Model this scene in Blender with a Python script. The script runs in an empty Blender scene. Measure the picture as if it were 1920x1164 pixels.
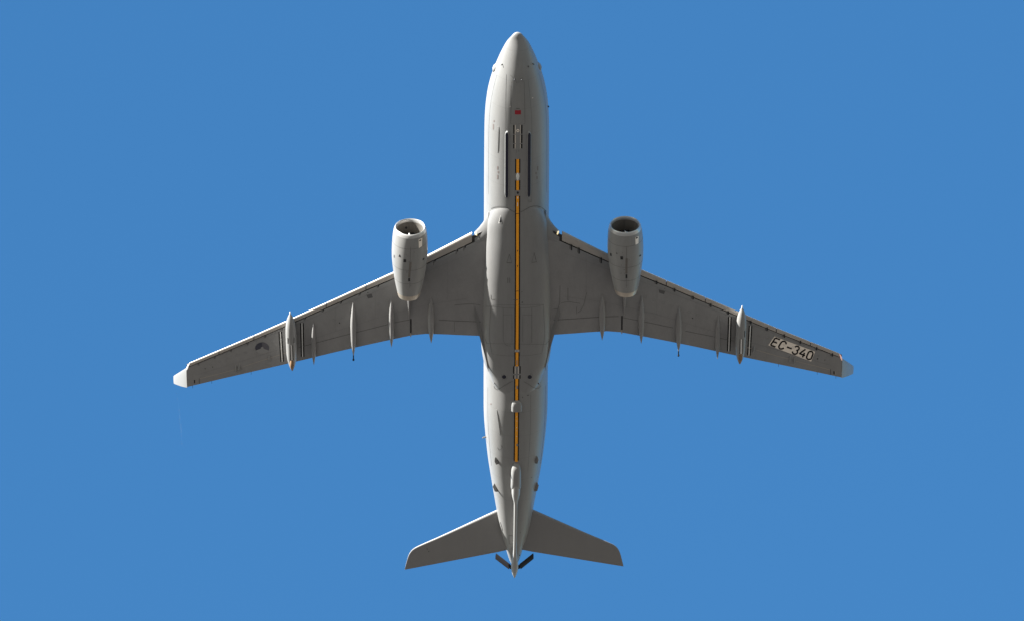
import bpy, bmesh, math, random
from mathutils import Vector, Matrix
from mathutils.bvhtree import BVHTree
R = math.radians
random.seed(7)
sc = bpy.context.scene
col = sc.collection

# ------------------------------------------------------------------ camera, pose, light
CAM_ELEV = 48.0          # camera looks this far above the horizon
PITCH = 8.0              # the aircraft is climbing gently
ROLL = 1.75
YAW = 0.20
DIST = 1000.0
FPX = 21250.0            # focal length in photo pixels (photo is 1920 wide)
CX, CY = 960.0, 582.0
ORG = (967.4, 600.0)     # where the aircraft's centre shows

cam_loc = Vector((0, 0, 1.7))
vdir = Vector((0, math.cos(R(CAM_ELEV)), math.sin(R(CAM_ELEV))))
vup = Vector((0, -math.sin(R(CAM_ELEV)), math.cos(R(CAM_ELEV))))
vright = Vector((1, 0, 0))
cd = bpy.data.cameras.new('camera')
cam = bpy.data.objects.new('camera', cd); col.objects.link(cam)
cam.location = cam_loc
cam.rotation_euler = (R(90 + CAM_ELEV), 0, 0)
cd.sensor_width = 36; cd.lens = 36 * FPX / 1920
cd.clip_start = 1; cd.clip_end = 80000
sc.camera = cam

T = cam_loc + vdir * DIST + vright * ((ORG[0] - CX) / FPX * DIST) + vup * ((CY - ORG[1]) / FPX * DIST)
ROT = (Matrix.Rotation(R(-90 + YAW), 3, 'Z') @ Matrix.Rotation(R(-PITCH), 3, 'Y') @ Matrix.Rotation(R(ROLL), 3, 'X'))
M = Matrix.Translation(T) @ ROT.to_4x4()

SUN_LOCAL = Vector((0.665, -0.71, 0.25)).normalized()   # towards the sun, in the aircraft's frame
SUN_W = (ROT @ SUN_LOCAL).normalized()
sun_el = math.asin(SUN_W.z)
sd = bpy.data.lights.new('sun', 'SUN'); sun = bpy.data.objects.new('sun', sd); col.objects.link(sun)
sd.energy = 5.0; sd.angle = R(0.53); sd.color = (1.0, 0.965, 0.915)
sun.rotation_euler = (-SUN_W).to_track_quat('-Z', 'Y').to_euler()

w = bpy.data.worlds.new("World"); sc.world = w; w.use_nodes = True
nt = w.node_tree; bg = nt.nodes['Background']
sky = nt.nodes.new('ShaderNodeTexSky'); sky.sky_type = 'NISHITA'; sky.sun_disc = False
sky.sun_elevation = sun_el
sky.sun_rotation = math.atan2(SUN_W.x, SUN_W.y)
sky.altitude = 0; sky.air_density = 1.9; sky.dust_density = 0.0; sky.ozone_density = 10
hs = nt.nodes.new('ShaderNodeHueSaturation'); hs.inputs['Hue'].default_value = 0.497; hs.inputs['Saturation'].default_value = 1.035
nt.links.new(sky.outputs[0], hs.inputs['Color']); nt.links.new(hs.outputs[0], bg.inputs[0]); bg.inputs[1].default_value = 0.0515
sc.view_settings.view_transform = 'Standard'; sc.view_settings.look = 'None'
sc.view_settings.exposure = 2.24; sc.view_settings.gamma = 1
sc.cycles.max_bounces = 6

# ------------------------------------------------------------------ photo <-> aircraft frame
MI = ROT.transposed()
CAML = MI @ (cam_loc - T)
def project(p):
    q = ROT @ Vector(p) + T - cam_loc
    d = q.dot(vdir)
    return (CX + FPX * q.dot(vright) / d, CY - FPX * q.dot(vup) / d)
def ray(px, py):
    return (MI @ (vdir + vright * ((px - CX) / FPX) + vup * ((CY - py) / FPX))).normalized()
def at(px, py, z):
    d = ray(px, py); t = (z - CAML.z) / d.z
    return CAML + d * t
def xof(py, z, y=0.0):
    """x of the point at lateral y and height z that shows at picture height py"""
    x = 0.0
    for _ in range(6):
        e = project((x, y, z))[1] - py
        x += e / (FPX / DIST * 0.829)
    return x
def interp(tab, v):
    if v <= tab[0][0]: return tab[0][1]
    for (a, b), (c, d) in zip(tab, tab[1:]):
        if v <= c: return b + (d - b) * (v - a) / (c - a)
    return tab[-1][1]
def smooth_tab(tab, v):
    """monotone cubic through a table"""
    n = len(tab)
    if v <= tab[0][0]: return tab[0][1]
    if v >= tab[-1][0]: return tab[-1][1]
    for i in range(n - 1):
        if v <= tab[i + 1][0]: break
    x0, y0 = tab[i]; x1, y1 = tab[i + 1]; h = x1 - x0; dl = (y1 - y0) / h
    def slope(k):
        if k == 0 or k == n - 1:
            a = 0 if k == 0 else n - 2
            return (tab[a + 1][1] - tab[a][1]) / (tab[a + 1][0] - tab[a][0])
        a = (tab[k][1] - tab[k - 1][1]) / (tab[k][0] - tab[k - 1][0]); b = (tab[k + 1][1] - tab[k][1]) / (tab[k + 1][0] - tab[k][0])
        return 0 if a * b <= 0 else 2 * a * b / (a + b)
    m0, m1 = slope(i), slope(i + 1); t = (v - x0) / h
    return (2*t**3 - 3*t*t + 1) * y0 + (t**3 - 2*t*t + t) * h * m0 + (-2*t**3 + 3*t*t) * y1 + (t**3 - t*t) * h * m1

# ------------------------------------------------------------------ materials
def mat(name, color, rough=0.5, metal=0.0, spec=0.5, noise=0.0, seams=False, grime=None, emit=None, coat=0.0, nscale=(0.35, 1.6, 1.6)):
    m = bpy.data.materials.new(name); m.use_nodes = True
    t = m.node_tree; b = t.nodes['Principled BSDF']
    b.inputs['Base Color'].default_value = (*color, 1); b.inputs['Roughness'].default_value = rough
    b.inputs['Metallic'].default_value = metal; b.inputs['Specular IOR Level'].default_value = spec
    b.inputs['Coat Weight'].default_value = coat
    if 'Diffuse Roughness' in b.inputs: b.inputs['Diffuse Roughness'].default_value = 0.6
    if emit:
        b.inputs['Emission Color'].default_value = (*emit[:3], 1); b.inputs['Emission Strength'].default_value = emit[3]
    if noise or seams:
        tc = t.nodes.new('ShaderNodeTexCoord'); mp = t.nodes.new('ShaderNodeMapping')
        mp.inputs['Scale'].default_value = nscale
        t.links.new(tc.outputs['Object'], mp.inputs[0])
        n1 = t.nodes.new('ShaderNodeTexNoise'); n1.inputs['Scale'].default_value = 1.0; n1.inputs['Detail'].default_value = 6
        n1.inputs['Roughness'].default_value = 0.65
        t.links.new(mp.outputs[0], n1.inputs[0])
        n2 = t.nodes.new('ShaderNodeTexNoise'); n2.inputs['Scale'].default_value = 9.0; n2.inputs['Detail'].default_value = 3
        t.links.new(mp.outputs[0], n2.inputs[0])
        a = t.nodes.new('ShaderNodeMath'); a.operation = 'ADD'
        t.links.new(n1.outputs[0], a.inputs[0])
        b2 = t.nodes.new('ShaderNodeMath'); b2.operation = 'MULTIPLY'; b2.inputs[1].default_value = 0.35
        t.links.new(n2.outputs[0], b2.inputs[0]); t.links.new(b2.outputs[0], a.inputs[1])
        mr = t.nodes.new('ShaderNodeMapRange'); mr.inputs[1].default_value = 0.35; mr.inputs[2].default_value = 1.0
        mr.inputs[3].default_value = 1 - noise; mr.inputs[4].default_value = 1 + noise
        t.links.new(a.outputs[0], mr.inputs[0])
        fac = mr.outputs[0]
        if seams:
            sx = t.nodes.new('ShaderNodeSeparateXYZ'); t.links.new(tc.outputs['Object'], sx.inputs[0])
            def line(sock, period, width, depth, prev):
                md = t.nodes.new('ShaderNodeMath'); md.operation = 'PINGPONG'; md.inputs[1].default_value = period / 2
                t.links.new(sock, md.inputs[0])
                ls = t.nodes.new('ShaderNodeMapRange'); ls.inputs[1].default_value = 0; ls.inputs[2].default_value = width
                ls.inputs[3].default_value = 1 - depth; ls.inputs[4].default_value = 1
                t.links.new(md.outputs[0], ls.inputs[0])
                mu = t.nodes.new('ShaderNodeMath'); mu.operation = 'MULTIPLY'
                t.links.new(prev, mu.inputs[0]); t.links.new(ls.outputs[0], mu.inputs[1]); return mu.outputs[0]
            for s in seams:
                fac = line(sx.outputs[s[0]], s[1], s[2], s[3], fac)
        mx = t.nodes.new('ShaderNodeVectorMath'); mx.operation = 'SCALE'
        mx.inputs[0].default_value = color
        t.links.new(fac, mx.inputs['Scale'])
        t.links.new(mx.outputs[0], b.inputs['Base Color'])
        rr = t.nodes.new('ShaderNodeMapRange'); rr.inputs[1].default_value = 0.3; rr.inputs[2].default_value = 1.0
        rr.inputs[3].default_value = rough - 0.06; rr.inputs[4].default_value = rough + 0.1
        t.links.new(a.outputs[0], rr.inputs[0]); t.links.new(rr.outputs[0], b.inputs['Roughness'])
    return m

M_BODY = mat('body_paint', (0.262, 0.263, 0.258), 0.36, noise=0.08, seams=[(0, 2.65, 0.03, 0.16)])
M_FAIR = mat('fairing_paint', (0.245, 0.245, 0.241), 0.38, noise=0.11)
M_WING = mat('wing_paint', (0.272, 0.268, 0.264), 0.46, noise=0.13, nscale=(0.5, 0.9, 1))
M_NAC = mat('nacelle_paint', (0.275, 0.275, 0.268), 0.36, noise=0.10, nscale=(0.6, 2.5, 2.5))
M_SLAT = mat('slat_metal', (0.47, 0.43, 0.385), 0.38, metal=0.15, noise=0.05)
M_LIP = mat('polished_lip', (0.52, 0.515, 0.50), 0.32, metal=0.45)
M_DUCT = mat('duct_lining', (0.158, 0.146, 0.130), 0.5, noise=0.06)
M_FAN = mat('fan_metal', (0.02, 0.022, 0.028), 0.35, metal=0.6)
M_HOT = mat('exhaust_metal', (0.50, 0.44, 0.37), 0.4, metal=0.5)
M_DARK = mat('dark_recess', (0.012, 0.012, 0.015), 0.6)
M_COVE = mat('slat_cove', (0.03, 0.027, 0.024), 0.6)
M_SEAM = mat('seam_line', (0.115, 0.112, 0.108), 0.6)
M_SEAML = mat('pale_sealant', (0.42, 0.38, 0.33), 0.6)
M_BLACK = mat('black_paint', (0.012, 0.011, 0.011), 0.6, spec=0.2)
M_WHITE = mat('white_paint', (0.80, 0.79, 0.76), 0.45)
M_ORANGE = mat('orange_paint', (1.0, 0.45, 0.012), 0.5)
M_RED = mat('red_paint', (0.36, 0.01, 0.025), 0.45)
M_GLASS = mat('dark_glass', (0.012, 0.014, 0.03), 0.12)
M_PLATE = mat('beige_plate', (0.95, 0.87, 0.77), 0.5)
M_BROWN = mat('drogue_fabric', (0.27, 0.165, 0.09), 0.7)
M_ROUND1 = mat('roundel_dark', (0.045, 0.045, 0.065), 0.5)
M_ROUND2 = mat('roundel_mid', (0.115, 0.112, 0.13), 0.5)
M_ROUND3 = mat('roundel_pale', (0.29, 0.288, 0.285), 0.5)
M_FADE = mat('faded_stencil', (0.115, 0.112, 0.112), 0.6)
M_FADEP = mat('faded_pink_stencil', (0.20, 0.17, 0.16), 0.6)
M_GRIME = mat('oil_grime', (0.19, 0.175, 0.155), 0.6, noise=0.25, nscale=(1, 6, 6))
M_RUDV = mat('dark_composite', (0.012, 0.011, 0.013), 0.6, spec=0.25)
M_WLET = mat('winglet_paint', (0.285, 0.285, 0.28), 0.36, noise=0.03)
M_BOOM = mat('boom_paint', (0.36, 0.36, 0.35), 0.34, noise=0.04)
M_FAINT = mat('faint_joint', (0.218, 0.215, 0.214), 0.5)
M_STAB = mat('tail_paint', (0.252, 0.248, 0.242), 0.42, noise=0.04)
M_LENS = mat('landing_lens', (0.9, 0.85, 0.7), 0.1, emit=(1.0, 0.80, 0.42, 0.16))
M_NAVL = mat('clear_lens', (0.9, 0.88, 0.85), 0.1, emit=(1.0, 0.95, 0.9, 0.08))
M_NAVR = mat('red_lens', (0.85, 0.62, 0.56), 0.1, emit=(1.0, 0.55, 0.45, 0.08))

# ------------------------------------------------------------------ part builder
class Part:
    def __init__(s, name, parent=None, mat_=None, label=None):
        s.name, s.parent, s.label = name, parent, label
        s.v, s.f, s.mi, s.mats = [], [], [], []
        s.obj = None; s.base_bvh = None; s.m0 = mat_
        s.obj = bpy.data.objects.new(name, None)   # replaced when built
        bpy.data.objects.remove(s.obj); s.obj = None
    def slot(s, m):
        if m not in s.mats: s.mats.append(m)
        return s.mats.index(m)
    def add(s, verts, faces, m=None):
        k = s.slot(m or s.m0); o = len(s.v)
        s.v += [Vector(p) for p in verts]
        for f in faces: s.f.append(tuple(i + o for i in f)); s.mi.append(k)
    def loft(s, rings, m=None, cap0=True, cap1=True, fm=None):
        n = len(rings[0]); V = [p for r in rings for p in r]; F = []
        for i in range(len(rings) - 1):
            for j in range(n):
                F.append((i*n + j, i*n + (j+1) % n, (i+1)*n + (j+1) % n, (i+1)*n + j))
        if fm:                                   # fm(j) -> material for that strip of the section
            o = len(s.v); s.v += [Vector(p) for p in V]
            for q, f in enumerate(F):
                s.f.append(tuple(i + o for i in f)); s.mi.append(s.slot(fm(q % n)))
            if cap0: s.f.append(tuple(o + j for j in range(n))); s.mi.append(s.slot(m or s.m0))
            if cap1: s.f.append(tuple(o + (len(rings)-1)*n + j for j in range(n))); s.mi.append(s.slot(m or s.m0))
            return
        if cap0: F.append(tuple(range(n - 1, -1, -1)))
        if cap1: F.append(tuple((len(rings)-1)*n + j for j in range(n)))
        s.add(V, F, m)
    def bvh(s):
        if s.base_bvh is None: s.base_bvh = BVHTree.FromPolygons(s.v, s.f)
        return s.base_bvh
    def build(s, parent=None, sharp=32, recalc=True):
        me = bpy.data.meshes.new(s.name); me.from_pydata(s.v, [], s.f)
        for m in s.mats: me.materials.append(m)
        me.polygons.foreach_set('material_index', s.mi)
        me.update()
        if recalc:
            bm = bmesh.new(); bm.from_mesh(me); bmesh.ops.recalc_face_normals(bm, faces=bm.faces[:]); bm.to_mesh(me); bm.free()
        me.polygons.foreach_set('use_smooth', [True] * len(me.polygons))
        me.set_sharp_from_angle(angle=R(sharp))
        o = bpy.data.objects.new(s.name, me); col.objects.link(o)
        o.parent = parent or s.parent
        if s.label: o['label'] = s.label
        s.obj = o
        return o

def hit(px, py, tgts, off=0.012):
    d = ray(px, py); best = None
    for t in tgts:
        loc, n, i, dist = t.bvh().ray_cast(CAML + d * (DIST - 100), d, 300)
        if loc is not None and (best is None or dist < best[2]): best = (loc, n, dist)
    if best is None: return None
    n = best[1]
    if n.dot(d) > 0: n = -n
    return best[0] + n * off
def hitz(x, y, tgts, off=0.012):
    best = None
    for t in tgts:
        loc, n, i, dist = t.bvh().ray_cast(Vector((x, y, -12)), Vector((0, 0, 1)), 40)
        if loc is not None and (best is None or dist < best[2]): best = (loc, n, dist)
    if best is None: return None
    n = best[1]
    if n.z > 0: n = -n
    return best[0] + n * off
def patch(part, fn, nu, nv, m, tgts, off=0.012, caster=hit):
    """conforming marking: fn(u,v) gives a photo pixel (or local x,y with caster=hitz) laid on the surface"""
    V = []; ok = {}
    for i in range(nu + 1):
        for j in range(nv + 1):
            p = caster(*fn(i / nu, j / nv), tgts, off)
            if p is not None: ok[(i, j)] = len(V); V.append(p)
    F = []
    for i in range(nu):
        for j in range(nv):
            k = [(i, j), (i+1, j), (i+1, j+1), (i, j+1)]
            if all(q in ok for q in k): F.append(tuple(ok[q] for q in k))
    if F: part.add(V, F, m)
def quad(part, pts, m, tgts, nu=2, nv=2, off=0.012, caster=hit):
    a, b, c, d = pts
    def fn(u, v):
        return tuple((a[k]*(1-u) + b[k]*u)*(1-v) + (d[k]*(1-u) + c[k]*u)*v for k in (0, 1))
    patch(part, fn, nu, nv, m, tgts, off, caster)
def line(part, pts, wpx, m, tgts, off=0.012, step=6.0, caster=hit):
    """thin conforming ribbon through points"""
    P = []
    for a, b in zip(pts, pts[1:]):
        L = math.dist(a, b); n = max(1, int(L / step))
        for i in range(n): P.append((a[0] + (b[0]-a[0])*i/n, a[1] + (b[1]-a[1])*i/n))
    P.append(pts[-1]); Q = []
    for i, p in enumerate(P):
        a = P[max(0, i-1)]; b = P[min(len(P)-1, i+1)]; L = math.dist(a, b) or 1
        nx, ny = -(b[1]-a[1])/L*wpx/2, (b[0]-a[0])/L*wpx/2
        Q.append(((p[0]+nx, p[1]+ny), (p[0]-nx, p[1]-ny)))
    V = []; F = []; prev = None
    for l, r in Q:
        hl, hr = caster(*l, tgts, off), caster(*r, tgts, off)
        if hl is None or hr is None: prev = None; continue
        k = len(V); V += [hl, hr]
        if prev is not None: F.append((prev, prev+1, k+1, k))
        prev = k
    if F: part.add(V, F, m)
def disc(part, px, py, rx, ry, m, tgts, off=0.012, a0=0, a1=360, r0=0.0, n=20):
    def fn(u, v):
        a = R(a0 + (a1-a0)*u); r = r0 + (1-r0)*v
        return px + rx*r*math.cos(a), py - ry*r*math.sin(a)
    patch(part, fn, n, 3, m, tgts, off)

def ring_x(x, yc, zc, ry, rz, n=32, e=2.0, rz_top=None):
    P = []
    for k in range(n):
        a = 2*math.pi*k/n; c, s_ = math.cos(a), math.sin(a)
        b = rz if s_ < 0 or rz_top is None else rz_top
        P.append((x, yc + ry*math.copysign(abs(c)**(2/e), c), zc + b*math.copysign(abs(s_)**(2/e), s_)))
    return P
def spindle(part, stations, n=20, m=None, e=2.0):
    """stations: (x, y, z, half width, half height)"""
    part.loft([ring_x(x, y, z, max(a, .004), max(b, .004), n, e) for x, y, z, a, b in stations], m)
def box(part, c, s, m=None, rot=None):
    V = []
    for i in (-1, 1):
        for j in (-1, 1):
            for k in (-1, 1):
                p = Vector((i*s[0]/2, j*s[1]/2, k*s[2]/2))
                if rot: p = rot @ p
                V.append(p + Vector(c))
    part.add(V, [(0,1,3,2), (4,6,7,5), (0,4,5,1), (2,3,7,6), (0,2,6,4), (1,5,7,3)], m)

# ------------------------------------------------------------------ the ground far below
def ground():
    bm = bmesh.new(); n = 96; rad = 60000
    rings = [0, 200, 800, 2500, 8000, 25000, rad]
    c = bm.verts.new((0, 0, 0)); prev = None
    for r in rings[1:]:
        cur = [bm.verts.new((r*math.cos(2*math.pi*k/n), r*math.sin(2*math.pi*k/n), 0)) for k in range(n)]
        for k in range(n):
            if prev is None: bm.faces.new((c, cur[k], cur[(k+1) % n]))
            else: bm.faces.new((prev[k], cur[k], cur[(k+1) % n], prev[(k+1) % n]))
        prev = cur
    me = bpy.data.meshes.new('ground'); bm.to_mesh(me); bm.free()
    m = bpy.data.materials.new('bounce_ground'); m.use_nodes = True; t = m.node_tree; b = t.nodes['Principled BSDF']
    tc = t.nodes.new('ShaderNodeTexCoord'); nz = t.nodes.new('ShaderNodeTexNoise'); nz.inputs['Scale'].default_value = 0.004
    nz.inputs['Detail'].default_value = 8
    t.links.new(tc.outputs['Object'], nz.inputs[0])
    cr = t.nodes.new('ShaderNodeValToRGB'); cr.color_ramp.elements[0].position = 0.35; cr.color_ramp.elements[1].position = 0.65
    cr.color_ramp.elements[0].color = (0.064, 0.058, 0.052, 1); cr.color_ramp.elements[1].color = (0.096, 0.087, 0.078, 1)
    t.links.new(nz.outputs[0], cr.inputs[0])
    vd = t.nodes.new('ShaderNodeVectorMath'); vd.operation = 'DISTANCE'; vd.inputs[1].default_value = (0, 670, 0)
    t.links.new(tc.outputs['Object'], vd.inputs[0])
    mr = t.nodes.new('ShaderNodeMapRange'); mr.inputs[1].default_value = 900; mr.inputs[2].default_value = 2600  # far ground set paler, only to bounce more light onto the flanks
    t.links.new(vd.outputs['Value'], mr.inputs[0])
    mx = t.nodes.new('ShaderNodeMix'); mx.data_type = 'RGBA'
    t.links.new(mr.outputs[0], mx.inputs['Factor']); t.links.new(cr.outputs[0], mx.inputs['A']); mx.inputs['B'].default_value = (0.225, 0.192, 0.152, 1)
    t.links.new(mx.outputs['Result'], b.inputs['Base Color'])
    b.inputs['Roughness'].default_value = 0.95; b.inputs['Specular IOR Level'].default_value = 0.1
    me.materials.append(m)
    o = bpy.data.objects.new('ground', me); col.objects.link(o); o['kind'] = 'structure'
ground()

# ------------------------------------------------------------------ the aircraft
plane = bpy.data.objects.new('airplane', None); col.objects.link(plane)
plane.empty_display_size = 5
plane.matrix_world = M
plane['label'] = 'pale grey twin engine tanker aircraft climbing overhead with belly stripe and refuelling boom'
plane['category'] = 'airplane'

# ---- fuselage
RAD = 2.82
ZC_TAB = [(-26.9, 1.62), (-25, 1.45), (-22, 1.08), (-19, 0.74), (-16, 0.44), (-13, 0.2), (-10, 0.05), (-7.5, 0.0), (20.5, 0.0), (24.5, -0.08), (27, -0.25), (29, -0.5), (31.2, -0.85)]
BOT_TAB = [(-26.9, 1.15), (-25, 0.55), (-22, -0.35), (-19, -1.12), (-16, -1.75), (-13, -2.3), (-10, -2.66), (-7.5, -2.82), (20.5, -2.82), (24, -2.66), (27, -2.24), (29, -1.75), (30.3, -1.28), (31, -0.95), (31.2, -0.85)]
TOP_TAB = [(-26.9, 2.05), (-25, 2.3), (-22, 2.55), (-18, 2.72), (-14, 2.82), (21.5, 2.82), (24, 2.5), (26, 1.9), (28, 0.85), (29.5, 0.15), (30.6, -0.4), (31.2, -0.85)]
silh = [(60.1, 0.0), (62, 4.5), (66, 10), (71, 15), (78.6, 21.0), (90, 27.2), (100, 32), (117.3, 39.2), (135.9, 46.2), (155, 51.8), (174.5, 55.9), (202.3, 59.2), (234, 60.6), (280, 60.9), (380, 60.9),
        (520, 60.6), (676, 60.2), (754, 59.9), (780, 59.0), (800, 57.4), (821, 55.3), (851.8, 51.6), (898, 44), (944.6, 35.6), (981, 28.4), (1008.7, 21.4), (1029, 15.2), (1047, 9.3), (1053, 6.6)]
wtab = []
for py, hw in silh:
    x = 0
    for _ in range(8): x = xof(py, smooth_tab(ZC_TAB, x))
    d = (ROT @ Vector((x, 0, 0)) + T - cam_loc).dot(vdir)
    wtab.append((x, hw * d / FPX))
wtab.sort()
XTAIL, XNOSE = wtab[0][0], wtab[-1][0]
# keep the height tables' ends on the ends of the outline
def remap(tab):
    out = []
    for x, v in tab:
        if x > 20.5: x = 20.5 + (x - 20.5) * (XNOSE - 20.5) / (31.2 - 20.5)
        if x < -7.5: x = -7.5 + (x + 7.5) * (XTAIL + 7.5) / (-26.9 + 7.5)
        out.append((x, v))
    return out
ZC_TAB, BOT_TAB, TOP_TAB = remap(ZC_TAB), remap(BOT_TAB), remap(TOP_TAB)
fus = Part('fuselage', plane, M_BODY)
xs = []
N = 170
for i in range(N + 1):
    t = i / N
    xs.append(XTAIL + (XNOSE - XTAIL) * t)
for k in range(1, 14): xs.append(XNOSE - 0.55 * (k / 14) ** 2)
xs = sorted(set(round(x, 4) for x in xs))
rings = []
for x in xs:
    hw = max(smooth_tab(wtab, x), 0.003)
    zb, zt, zc = smooth_tab(BOT_TAB, x), smooth_tab(TOP_TAB, x), smooth_tab(ZC_TAB, x)
    if x > XNOSE - 0.6:                       # rounded nose tip
        q = math.sqrt(max(0.0, (XNOSE - x) / 0.6)); z0 = smooth_tab(ZC_TAB, XNOSE)
        xb = XNOSE - 0.6
        zb = z0 + (smooth_tab(BOT_TAB, xb) - z0) * q; zt = z0 + (smooth_tab(TOP_TAB, xb) - z0) * q
        hw = max(0.003, smooth_tab(wtab, xb) * q); zc = z0
    rings.append(ring_x(x, 0, zc, hw, max(zc - zb, .003), 96, 2.0, max(zt - zc, .003)))
fus.loft(rings)
fus.bvh()

# ---- belly fairing
FW = [(387, 50.0), (395, 53.5), (404, 55.6), (412, 57), (432, 59.2), (450, 60.7), (478, 63), (509, 65), (550, 66.4), (600, 67.2), (625, 67), (640, 66.2), (671, 61.8), (690, 56.5), (702, 51.5), (720, 44.5), (729, 40)]
fw = []
for py, hw in FW:
    x = xof(py, -1.3); fw.append((x, hw / 21.25))
fw.sort()
xa, xb = xof(729, -2.5), xof(387, -2.5)
fw = [(-6.8, 1.2), (-6.2, 1.55), (-5.95, 1.86), (-5.6, 2.08), (-5.1, 2.27), (-4.5, 2.42), (-4.0, 2.60)] + [q for q in fw if -3.4 < q[0] < 11.9] + [(12.4, 2.42), (13.0, 2.16), (13.4, 1.93), (13.75, 1.62), (14.4, 1.1)]
FB = [(-6.8, -2.55), (-6.0, -2.76), (-5.2, -2.84), (-4.5, -2.90), (-2.8, -3.06), (-0.8, -3.26), (1.0, -3.40), (3, -3.45), (6, -3.42), (9, -3.28), (11.5, -3.02), (12.8, -2.88), (13.3, -2.825), (13.75, -2.76), (14.4, -2.55)]
fair = Part('belly_fairing', plane, M_FAIR)
rings = []
n = 110
for i in range(n + 1):
    x = fw[0][0] + (fw[-1][0] - fw[0][0]) * i / n
    wd = smooth_tab(fw, x); zb = smooth_tab(FB, x)
    rings.append(ring_x(x, 0, -1.25, wd, -1.25 - zb, 96, 2.5, 1.0))
fair.loft(rings); fair.bvh()

# ---- wings: spanwise tables measured on both sides, one symmetric shape
YR, YT = 2.8, 29.05
def wz(y):
    y = abs(y); t = max(0.0, (y - YR) / (YT - YR))
    return -1.62 + 4.7 * t ** 1.22
def solve(px, py, dz=0.0):
    y = 10.0
    for _ in range(8):
        p = at(px, py, wz(y) + (dz(abs(y)) if callable(dz) else dz)); y = p.y
    return (abs(p.y), p.x)
def te_drop(y): return -0.55 * max(0.0, 1 - (y - 3) / 22.0)
LE_L = [(886, 433), (800.5, 477.4), (737.3, 509.8), (700, 526.2), (623, 560.3), (549.6, 594.0), (480, 625.6), (415, 652.5), (350.5, 680)]
LE_R = [(1053.7, 431.7), (1139, 475), (1203.5, 505.2), (1252, 527.0), (1319, 557), (1384.5, 584.2), (1399.9, 590), (1460.3, 615.7), (1511, 636.6), (1580, 664)]
TE_L = [(898.8, 629.3), (823.2, 626), (786, 625.2), (770.7, 628.4), (700, 643.2), (620, 661.0), (555.6, 677), (480, 693.8), (373.4, 718.5), (350.5, 724.3)]
TE_R = [(1040.4, 626.4), (1123.4, 620.4), (1151, 619.6), (1165.5, 622.4), (1240, 636), (1269.4, 641.8), (1339.9, 657.3), (1420.5, 674.7), (1556.5, 703), (1580, 707.7)]
def merged(L, Rr, dz):
    a = sorted(solve(*p, dz) for p in L); b = sorted(solve(*p, dz) for p in Rr)
    ys = sorted(set([q[0] for q in a])); out = []
    for y in ys: out.append((y, 0.5 * (interp(a, y) + interp(b, y))))
    return out
LE = merged(LE_L, LE_R, 0.0); TE = merged(TE_L, TE_R, te_drop)
YTIP = 0.5 * (LE[-1][0] + TE[-1][0])
print('LE', [(round(a, 2), round(b, 2)) for a, b in LE]); print('TE', [(round(a, 2), round(b, 2)) for a, b in TE])
def xle(y):
    a = LE
    if y < a[0][0]: return a[0][1] + (a[1][1] - a[0][1]) / (a[1][0] - a[0][0]) * (y - a[0][0])
    return interp(a, y)
def xte(y):
    if y < TE[0][0]: return TE[0][1]
    return interp(TE, y)
def slat_c(y):           # slat chord (m) along the flight line
    return interp([(3, 0.98), (8, 0.72), (10, 0.62), (13, 0.50), (22, 0.42), (29.2, 0.34)], y)
def tc_ratio(y): return interp([(3, 0.150), (9, 0.118), (29, 0.100)], y)
def af(t):               # closed thickness form, 0..1
    return 2.97*math.sqrt(max(t, 0)) - 1.26*t - 3.52*t*t + 2.84*t**3 - 1.02*t**4
AFN = [0.0, 0.01, 0.03, 0.06, 0.10, 0.16, 0.24, 0.34, 0.45, 0.56, 0.66, 0.75, 0.83, 0.90, 0.95, 1.0]
def lowz(y, f):          # lower skin height at chord fraction f
    c = xle(y) - xte(y); T_ = tc_ratio(y) * c
    return wz(y) + te_drop(y) * f - 0.48 * T_ * af(f) * 0.5 * 2 * (1 - 0.35 * max(0, (f - 0.6) / 0.4)) * 0.5
def upz(y, f):
    c = xle(y) - xte(y); T_ = tc_ratio(y) * c
    return wz(y) + te_drop(y) * f + 0.56 * T_ * af(f) * 0.5 + 0.03
def wing_section(y, sgn, slat=True):
    """closed loop, lower skin from front to back then upper skin back to front"""
    xl, xt = xle(y), xte(y); c = xl - xt; cs = slat_c(y) if slat else 0.0
    P = []
    f0 = (cs + 0.10) / c
    low = [f0] + [f0 + (1 - f0) * t for t in (0.02, 0.05, 0.1, 0.17, 0.26, 0.36, 0.47, 0.58, 0.68, 0.77, 0.85, 0.92, 0.97, 1.0)]
    zf = lowz(y, f0)
    P.append((xl - 0.42*cs, zf + 0.30 * (0.25 + 0.10*cs)))          # nose
    P.append((xl - 0.40*cs, zf + 0.16))
    P.append((xl - 0.55*cs, zf + 0.09))
    P.append((xl - f0*c + 0.015, zf + 0.10))                        # cove roof
    for f in low: P.append((xl - f*c, lowz(y, f)))
    P.append((xt, upz(y, 1.0)))
    for t in (0.92, 0.8, 0.66, 0.52, 0.38, 0.26, 0.16, 0.08): P.append((xl - t*c, upz(y, t)))
    P.append((xl - max(0.7*cs/c, 0.03)*c, upz(y, max(0.7*cs/c, 0.03)) - 0.02))
    return [(x, sgn*y, z) for x, z in P]


SLATS = [(3.95, 9.05), (9.95, 13.2), (13.26, 16.7), (16.76, 19.9), (19.96, 23.1), (23.16, 26.2), (26.26, 28.85)]
FTF_L = [(808.3, 555.6, 642.2, 6.0), (733.8, 558.4, 649.8, 5.5), (662.4, 566.2, 666.5, 5.8), (588.2, 601.4, 683, 4.7)]
FTF_R = [(1129.2, 549.5, 636.8, 6.0), (1202.6, 552, 643.3, 5.5), (1272.7, 573, 658.5, 5.8), (1345.9, 590, 672.7, 4.7)]
TRACK_PX = [869.5, 855, 813, 707, 672.7, 637.7, 603.8, 570.2, 527.3, 496.0, 463, 432.1, 401.2, 371]
def py_le(px): return interp(sorted(LE_L), px)

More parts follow.
